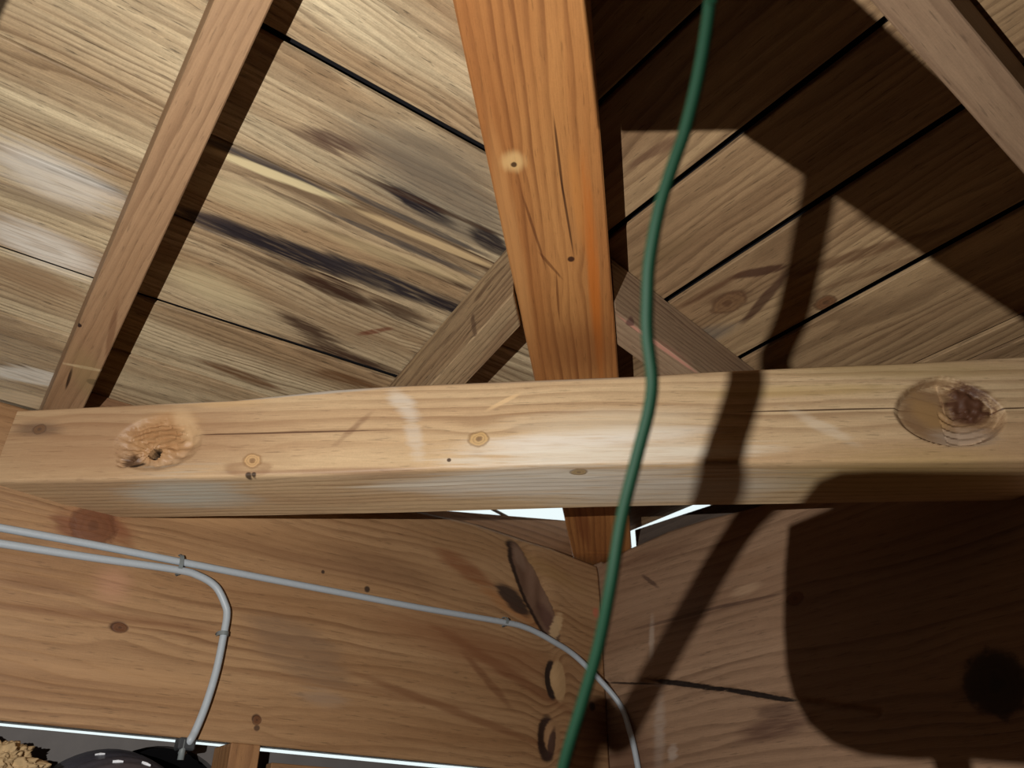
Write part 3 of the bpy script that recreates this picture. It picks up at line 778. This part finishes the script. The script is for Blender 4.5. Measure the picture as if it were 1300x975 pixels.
# mitre both ends against the plates
Ln = local(Mb, P1 + 0*Z); dl = np.array(Mb.to_3x3().inverted() @ Vector(L)); 
bl0 = local(Mb, hit(135, 657, *( (Z, A(0, 0, .443)) )))
fl0 = A(local(Mb, hit(20, 520, *BRF))[0], 0, 0)
def left_end(y): return fl0[0] + (bl0[0] - fl0[0]) * y / bl0[1]
cr = local(Mb, C); dr_ = np.array(Mb.to_3x3().inverted() @ Vector(R))
def right_end(y): return cr[0] + dr_[0] * (y - cr[1]) / dr_[1] - .002
for ring in rings:
    for p in ring:
        p[0] = max(p[0], left_end(p[1])); p[0] = min(p[0], right_end(p[1]))
me = loft('diagonal_brace', rings, True, False)
n_r = len(rings[0])
for p in me.polygons:
    if len(p.vertices) == 4: p.use_smooth = True
me.update()
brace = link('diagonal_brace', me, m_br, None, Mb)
mod = brace.modifiers.new('es', 'EDGE_SPLIT'); mod.split_angle = math.radians(38)
tag(brace, 'pale squared timber brace crossing the whole picture in front of the corner, with scooped knots', 'beam')

# ------------------------------------------------------------------ blocking boards on the plates at the corner
m_blk = wood('blocking_brown', (142, 106, 76), (122, 88, 62), (92, 62, 42), ringf=80, ring=.4, fib=.25)
m_blg = wood('blocking_grey', (104, 90, 80), (88, 76, 68), (66, 56, 50), ringf=80, ring=.4, fib=.25)
def blocking(left, c0, c1, d, t0, t1, mat, label, zb=PZ1+.008):
    f = (lambda c, dd, z: W(c, dd, z)) if left else (lambda c, dd, z: W(dd, c, z))
    cor = []
    for c_, t_ in ((c0, t0), (c1, t1)):
        cor += [f(c_, d, zb), f(c_, d+.02, zb), f(c_, d+.02, t_), f(c_, d, t_)]
    o = box_world('blocking_board', cor, frame(cor[0], L if left else R, R if left else L), mat, None, .001)
    return tag(o, label, 'board', 'blocking boards on the wall plates')
topB = ZC + HB - TS*.06 - .004
def zat(x, y, pl): return float(hit(x, y, *pl)[2])
qa = hit(560, 656, R, C + R*.06); qb = hit(712, 661, R, C + R*.06)
ua_, ub_ = (qa-C)@L, (qb-C)@L; sl_ = (qb[2]-qa[2])/(ub_-ua_)
blocking(True, -.545, ub_ + .06, .06, float(qa[2] + sl_*(-.545-ua_)), float(qb[2] + sl_*.06), m_blk, 'brown blocking board behind the left plate, just left of the hip rafter foot')
qa = hit(810, 671, L, C + L*.06); qb = hit(884, 647, L, C + L*.06)
ua_, ub_ = (qa-C)@R, (qb-C)@R; sl_ = (qb[2]-qa[2])/(ub_-ua_)
blocking(False, -.505, ua_ + .010, .06, min(topB, float(qa[2] + sl_*(-.505-ua_))), float(qa[2]), m_blg, 'dark grey blocking board behind the right plate, just right of the hip rafter foot')
blocking(True, -1.035, -.615, .06, topB, topB, m_blk, 'brown board added to block daylight over the left plate, right of the left rafter foot')  # added to keep daylight from greying the dark beside the rafter foot
blocking(False, -1.02, -.56, .06, topB, topB, m_blg, 'grey board added to block daylight over the right plate between pale jack rafter and corner rafter')  # added to stop daylight leaking in over the right plate
blocking(False, -2.7, -1.08, .06, topB, topB, m_blg, 'unseen grey board added to block daylight on the right plate beyond the corner rafter')  # out of view, added against daylight farther along the right plate
# slim batten outside the opening, seen against the daylight
bt = [hit(614, 641, R, C + R*.09), hit(652, 660, R, C + R*.09)]
bme = tube_mesh('roof_batten', [bt[0] + A(-.02, -.015, .006), bt[1] + A(.02, .015, -.006)], .0045, 4)
tag(link('roof_batten', bme, m_blg), 'thin dark batten outside, crossing the strip of daylight left of the hip rafter', 'batten')

# ------------------------------------------------------------------ lower left: wall board, duct, post
WIN = -.012      # inner face of wall boards relative to plate face (negative = towards the viewer)
LW = (R, C + R*.06)
duct_c = hit(150, 1085, *LW)
hole_c = hit(190, 1066, *LW); hole_r = float(np.linalg.norm(hit(190, 948, *LW) - hole_c))
post0 = (hit(290, 960, R, C + R*.0) - C)@L; post1 = (hit(328, 960, R, C)-C)@L
uL0, uL1 = FAR, post1 - .004
# wall_left: boards with a round opening for the duct
def wall_with_hole():
    hu = (hole_c - C)@L; hz = hole_c[2]; n = 48; vs = []; fs = []
    d0, d1 = .060, .078
    us = (uL0, uL1); zs = (FLOOR, WB_T)
    def outer(a):
        dx, dz = math.cos(a), math.sin(a); ts = []
        if dx > 1e-9: ts.append((us[1]-hu)/dx)
        if dx < -1e-9: ts.append((us[0]-hu)/dx)
        if dz > 1e-9: ts.append((zs[1]-hz)/dz)
        if dz < -1e-9: ts.append((zs[0]-hz)/dz)
        t_ = min(ts); return hu+dx*t_, hz+dz*t_
    angs = [2*math.pi*k/n for k in range(n)] + [math.atan2(z_-hz, u_-hu) % (2*math.pi) for u_ in us for z_ in zs]
    angs = sorted(set(angs)); n = len(angs)
    for a in angs:
        ou, oz = outer(a); iu, iz = hu + hole_r*math.cos(a), hz + hole_r*math.sin(a)
        for d in (d0, d1): vs.append(W(ou, d, oz)); vs.append(W(iu, d, iz))
    for k in range(n):
        a, b = 4*k, 4*((k+1) % n)
        fs += [(a, b, b+1, a+1), (a+2, a+3, b+3, b+2), (a+1, b+1, b+3, a+3), (a, a+2, b+2, b)]
    return mesh('wall_left', vs, fs)
wall_left = struct(link('wall_left', wall_with_hole(), M_GREYB))
# the rest of the left wall beyond the post
m_lb = wood('lower_board_brown', (150, 112, 76), (132, 96, 64), (98, 66, 44), ringf=80, ring=.4, fib=.25)
pts = [W(post1-.0035, .06, FLOOR), W(.12, .06, FLOOR), W(.12, .06, WB_T-.002), W(post1-.0035, .06, WB_T-.001)]
quad('wall_left_end', pts, M_GREYB, .018, R)
pb = hit(345, 968, R, C + R*.03); pe = hit(440, 976, R, C + R*.03); ub_ = (pb-C)@L
cor = [W(ub_, .03, FLOOR), W(ub_, .05, FLOOR), W(ub_, .05, pb[2]), W(ub_, .03, pb[2])]
cor += [W(-.003, .03, FLOOR), W(-.003, .05, FLOOR), W(-.003, .05, pe[2]), W(-.003, .03, pe[2])]
tag(box_world('panel_board', cor, frame(cor[0], L, R), m_lb, None, .001), 'brown board right of the post, just under the left wall plate', 'board')
# unseen box added outside to keep daylight out of the duct opening
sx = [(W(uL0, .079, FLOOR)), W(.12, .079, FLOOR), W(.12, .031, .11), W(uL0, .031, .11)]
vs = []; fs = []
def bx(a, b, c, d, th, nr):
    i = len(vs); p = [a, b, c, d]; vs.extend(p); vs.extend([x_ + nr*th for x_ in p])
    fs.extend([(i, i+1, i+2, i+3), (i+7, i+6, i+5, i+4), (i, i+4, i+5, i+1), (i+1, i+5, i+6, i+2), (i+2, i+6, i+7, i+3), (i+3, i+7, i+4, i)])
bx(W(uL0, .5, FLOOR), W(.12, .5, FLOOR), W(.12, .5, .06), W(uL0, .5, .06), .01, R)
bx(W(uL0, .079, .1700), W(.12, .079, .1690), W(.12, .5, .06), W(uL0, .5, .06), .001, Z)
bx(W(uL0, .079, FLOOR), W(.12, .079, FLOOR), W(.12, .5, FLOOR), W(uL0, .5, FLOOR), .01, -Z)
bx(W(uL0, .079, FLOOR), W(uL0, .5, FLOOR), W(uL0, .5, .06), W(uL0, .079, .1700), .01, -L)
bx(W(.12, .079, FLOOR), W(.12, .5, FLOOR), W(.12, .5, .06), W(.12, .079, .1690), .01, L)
struct(link('light_block_outer', mesh('light_block_outer', vs, fs), M_FELT))
# post
m_post = wood('post_brown', (164, 122, 82), (144, 104, 68), (108, 72, 46), ringf=90, ring=.4, fib=.25)
cor = [W(post0, -.004, FLOOR), W(post1, -.004, FLOOR), W(post1, .06, FLOOR), W(post0, .06, FLOOR)]
cor += [c_ + Z*(PZ0 - .003 - FLOOR) for c_ in cor]
tag(box_world('wall_post', cor, frame(cor[0], Z, L), m_post, None, .0015), 'brown post standing under the left wall plate beside the duct opening', 'post')
# duct: a wrapped foil hose coming out of the opening
dn = unit(-R*1.0 + L*.1 - Z*.25)
dr = float(np.linalg.norm(hit(118, 948, *LW) - hit(118, 1075, *LW)))*.93
dc = hit(118, 1072, *LW)
path = [dc + R*.16, dc + R*.05, dc, dc - R*.06 - Z*.02, dc - R*.14 - Z*.07, dc - R*.2 - Z*.15, dc - R*.23 - Z*.27]
path = smooth_path(path, 14)
rad = [dr*(1 + .010*math.sin(i*1.9)) for i in range(len(path))]
duct = empty('duct', dc)
hose = link('hose', tube_mesh('hose', path, rad, 56, ref=L), M_FOIL, duct)
tag(duct, 'dark grey foil wrapped duct hose leaving through the round opening, lower left', 'duct')
rp = path[::7]
# glints of light on the foil, made as pale slivers on the hose
M_GLINT = plain('painted_foil_glint', (226, 228, 232), .5, .5, metal=.0)
def glint(px, py, ang, ln, wd):
    r_ = ray(px, py); best = None
    for i in range(len(path)-1):
        a = path[i]; t_ = unit(path[i+1]-a)
        # ray / sphere along the hose
        oc_ = -a; rr_ = unit(r_); b_ = rr_@oc_; c_ = oc_@oc_ - (rad[i]+.0006)**2; q_ = b_*b_-c_
        if q_ > 0:
            s_ = -b_ - math.sqrt(q_)
            if best is None or s_ < best[0]: best = (s_, rr_*s_, unit(rr_*s_ - a))
    if best is None: return
    _, p, n = best; a = A(math.cos(ang), 0, math.sin(ang)); a = unit(a - n*(a@n)); b = np.cross(n, a)
    pts_ = [p + a*ln + n*.0004, p + b*wd + n*.0010, p - a*ln + n*.0004, p - b*wd + n*.0010, ]
    vs_ = pts_ + [x_ - n*.003 for x_ in pts_]
    link('foil_glint', box_mesh('foil_glint', vs_), M_GLINT, duct)
for s in ((40, 952, .5, .010, .002), (56, 965, .6, .008, .002), (82, 958, .4, .004, .0018), (98, 953, .3, .005, .002), (127, 957, .2, .006, .002), (150, 966, .6, .006, .0008), (186, 969, .1, .006, .0008)):
    glint(*s)
# ragged wool / split wood stuffed beside the duct
wp = hit(8, 962, R, C - R*.0)
vs = []; fs = []
bm = bmesh.new(); bmesh.ops.create_icosphere(bm, subdivisions=6, radius=1.0)
for v in bm.verts:
    n = v.co.normalized()
    k = 1 + .28*mnoise.noise(n*2.3) + .16*mnoise.noise(n*7) + .07*mnoise.noise(n*19) + .06*mnoise.noise(n*50) + .05*mnoise.noise(n*110)
    v.co = Vector((n.x*.060*k, n.y*.035*k, n.z*.034*k))
me = bpy.data.meshes.new('wool_tuft'); bm.to_mesh(me); bm.free()
for p in me.polygons: p.use_smooth = True
wo = link('wool_tuft', me, M_INS); wo.location = wp - Z*.018 + L*-.02; wo['kind'] = 'stuff'
tag(wo, 'ragged tan fibre stuffed between the wall board and the duct', 'insulation')

# ------------------------------------------------------------------ grey cables on the left plate
def on_plate(x, y, lift, pl=PLATE_L, n=None):
    n_ = pl[0]; p = hit(x, y, n_, pl[1] - n_*lift); return p
CR = .0052
up1 = [(-160, 642), (-60, 659), (0, 670), (110, 690), (228, 713), (330, 733), (430, 752), (530, 771), (635, 789), (668, 797), (700, 813), (735, 837), (760, 863)]
path = [on_plate(x, y, CR+.0035) for x, y in up1]
path2 = [on_plate(x, y, CR+.004, PLATE_R) for x, y in ((784, 890), (800, 930), (810, 975), (818, 1030), (820, 1120))]
pth = smooth_path(path[:-1] + path2, 10)
c1 = link('electric_cable', tube_mesh('electric_cable', pth, CR, 14), M_CABLE)
tag(c1, 'grey cable running along the left plate and down past the corner', 'cable', 'grey cables stapled to the left plate')
lo2 = [(-160, 668), (-60, 682), (0, 690), (110, 707), (222, 723), (252, 731), (274, 745), (286, 768), (288, 782), (284, 806), (275, 850), (262, 893), (248, 928), (240, 942)]
pth = smooth_path([on_plate(x, y, CR+.0035) for x, y in lo2] + [on_plate(238, 950, .0) + R*.02 - Z*.004], 10)
c2 = link('electric_cable', tube_mesh('electric_cable', pth, CR, 14), M_CABLE)
tag(c2, 'grey cable that bends down to the duct opening, lower of the two', 'cable', 'grey cables stapled to the left plate')

def clip(px, py, along, ln, label, mat=M_CLIP, wd=.0028, hgt=.0142):
    """saddle clip: a band over the cable, its two feet on the timber"""
    c = hit(px, py, *PLATE_L); a2 = hit(px+along[0], py+along[1], *PLATE_L); ax = unit(a2 - c); cr_ = np.cross(R, ax)
    rings = []
    N = 14
    for k in range(N+1):
        f = math.pi*k/N
        p = c + cr_*math.cos(f)*ln - R*(math.sin(f)**.6*hgt)
        q1 = c + cr_*math.cos(f)*(ln+.0012) - R*(math.sin(f)**.6*(hgt+.0012))
        rings.append([p - ax*wd, p + ax*wd, q1 + ax*wd, q1 - ax*wd])
    e = empty('cable_clip', c)
    link('band', loft('band', rings), mat, e)
    for s in (1, -1):
        m_ = tube_mesh('nail', [c + cr_*s*(ln+.0008) - R*.0, c + cr_*s*(ln+.0008) - R*.004], .0016, 8); link('nail', m_, M_DCLIP, e)
    return tag(e, label, 'clip', 'clips holding the grey cables')
clip(226, 718, (30, 5), .0135, 'clip strapping both grey cables together above the bend')
clip(281, 806, (-3, 20), .0068, 'small clip on the vertical run of the bent grey cable')
clip(638, 790, (30, 6), .0068, 'small clip where the upper grey cable starts to curve down')
# dark clamp at the foot of the bent cable
pc = on_plate(237, 944, .008)
cm = []
for s in (-1, 1):
    cm.append([pc + L*s*.011 + R*a + Z*b for a, b in ((-.004, -.008), (.016, -.008), (.016, .007), (-.004, .007))])
e = empty('cable_clamp', pc)
link('clamp_body', box_mesh('clamp_body', cm[0] + cm[1], .002), M_DCLIP, e)
link('clamp_bolt', tube_mesh('clamp_bolt', [pc + Z*-.020 - L*.004, pc - L*.004 + Z*.004], .0042, 10), M_CLIP, e)
tag(e, 'dark clamp gripping the foot of the bent grey cable under the plate', 'clamp')

# ------------------------------------------------------------------ green cord, unseen work lamp and its added shadow casters
def at_depth(x, y, d): return ray(x, y)*d
hang = [((700, 1060), .33), ((715, 975), .325), ((740, 890), .32), ((760, 820), .315), ((776, 740), .31), ((790, 655), .308), ((810, 575), .305), ((824, 520), .302), ((828, 480), .30),
        ((822, 425), .30), ((822, 380), .30), ((825, 330), .30), ((838, 262), .30), ((856, 205), .30), ((870, 165), .30), ((888, 90), .30), ((902, 0), .30), ((912, -110), .30)]
pa = [at_depth(*p, d) for p, d in hang]
pa = [A(-.04, .40, -.75), A(-.03, .40, -.45), A(-.02, .39, -.22), A(-.005, .385, -.09), at_depth(680, 1170, .33)] + pa
def lamp_pt(S, t_): return LAMP + (S - LAMP)*t_
stripe = [((1062, 60), BOARD_R, .115), ((1046, 200), BOARD_R, .115), ((1028, 300), BOARD_R, .113), ((1006, 400), BOARD_R, .110), ((984, 455), BOARD_R, .107),
          ((946, 490), BRF, .103), ((925, 555), BRF, .100), ((906, 605), BRF, .097), ((943, 668), PLATE_R, .092), ((908, 722), PLATE_R, .090), ((872, 785), PLATE_R, .088), ((832, 855), PLATE_R, .086), ((788, 935), PLATE_R, .085), ((738, 1030), PLATE_R, .084)]
st = [lamp_pt(hit(x, y, *pl), t_) for (x, y), pl, t_ in stripe]  # unseen length of cord added close to the lamp to cast the stripe shadow
loop = [A(.16, .20, .80), A(.12, .02, .83), A(-.05, -.12, .82), A(-.22, -.16, .6), A(-.24, -.06, .3)]
full = pa + loop + st + [A(-.27, .06, -.12), A(-.30, -.02, -.4), A(-.34, -.10, FLOOR+.02)]
cord = link('green_cord', tube_mesh('green_cord', smooth_path(full, 9), .0024, 14), M_CORD)
tag(cord, 'green electric cord hanging slackly in front of the brace, close to the viewer', 'cord')

lamp = empty('work_lamp', A(-.36, -.16, FLOOR))  # lamp body and pole added around the light, carrying the shadow casters
ad = unit(LAMP_AIM - LAMP)
hc = LAMP - ad*.014
sd = unit(np.cross(ad, Z)); uu = np.cross(sd, ad)
rings = []
for dd, rr_ in ((0, .024), (.004, .026), (.03, .026), (.05, .018), (.055, .0)):
    rings.append([hc - ad*dd + sd*math.cos(a)*max(rr_, .0005) + uu*math.sin(a)*max(rr_, .0005) for a in np.linspace(0, 2*math.pi, 25)[:-1]])
link('lamp_head', loft('lamp_head', rings, True, True), M_LAMPB, lamp)
link('pole', tube_mesh('pole', [hc - ad*.05, hc - ad*.06 - Z*.05, A(-.36, -.16, -.2), A(-.36, -.16, FLOOR)], .009, 12), M_LAMPB, lamp)
link('foot', tube_mesh('foot', [A(-.36, -.16, FLOOR+.001), A(-.36, -.16, FLOOR+.02)], .09, 24), M_LAMPB, lamp)
# unseen panels added by the head to cast the rounded shadow and the dark band
TC = .125
PF = (L, LAMP + (C - LAMP)*TC); PFn = L
def onto_caster(S, base=PF):
    r_ = S - LAMP; n_, p_ = base; return LAMP + r_*(((p_ - LAMP)@n_)/(r_@n_))
def prism(name, pts, nrm, th):
    n = len(pts); vs_ = list(pts) + [p + nrm*th for p in pts]
    fs_ = [tuple(range(n)), tuple(range(n, 2*n))[::-1]] + [(k, (k+1) % n, n+(k+1) % n, n+k) for k in range(n)]
    return mesh(name, vs_, fs_)
outline = [((1312, 640), BRB), ((1306, 600), BRF), ((1110, 598), BRF), ((1062, 600), BRF), ((1038, 612), BRB), ((1018, 640), BRB), ((1004, 668), pR), ((999, 720), pR), ((998, 800), pR), ((1001, 850), pR), ((1010, 885), pR), ((1030, 920), pR),
           ((1060, 945), pR), ((1100, 960), pR), ((1160, 966), pR), ((1230, 966), pR), ((1315, 974), pR)]
link('patch_caster', prism('patch_caster', [onto_caster(hit(x, y, *pl)) for (x, y), pl in outline], L, -.0012), M_LAMPB, lamp)
bar = [((790, 168), BOARD_R), ((934, 166), BOARD_R), ((1290, 402), BOARD_R), ((1318, 420), BOARD_R), ((1308, 229), rrp), ((1237, 165), rrp), ((1120, 60), rrp), ((1000, -50), rrp), ((770, -50), BOARD_R)]
link('band_caster', prism('band_caster', [onto_caster(hit(x, y, *pl)) for (x, y), pl in bar], L, -.0012), M_LAMPB, lamp)
fa = onto_caster(hit(1160, 780, *pR)); fb_ = onto_caster(hit(1150, 220, *BOARD_R))
link('patch_caster_arm', tube_mesh('patch_caster_arm', smooth_path([fa + L*.002, fa - Z*.045 - L*.004, fa - Z*.08 - L*.03, hc - Z*.05 - ad*.02, hc - ad*.03], 6), .003, 8), M_LAMPB, lamp)
link('band_caster_arm', tube_mesh('band_caster_arm', smooth_path([fb_ + L*.002, fb_ + Z*.05 - L*.004, fb_ + Z*.07 - L*.04, hc + Z*.05 - ad*.02, hc - ad*.03], 6), .003, 8), M_LAMPB, lamp)
tag(lamp, 'unseen black lamp on an added pole left of the viewer, with added shadow casting panels', 'lamp')
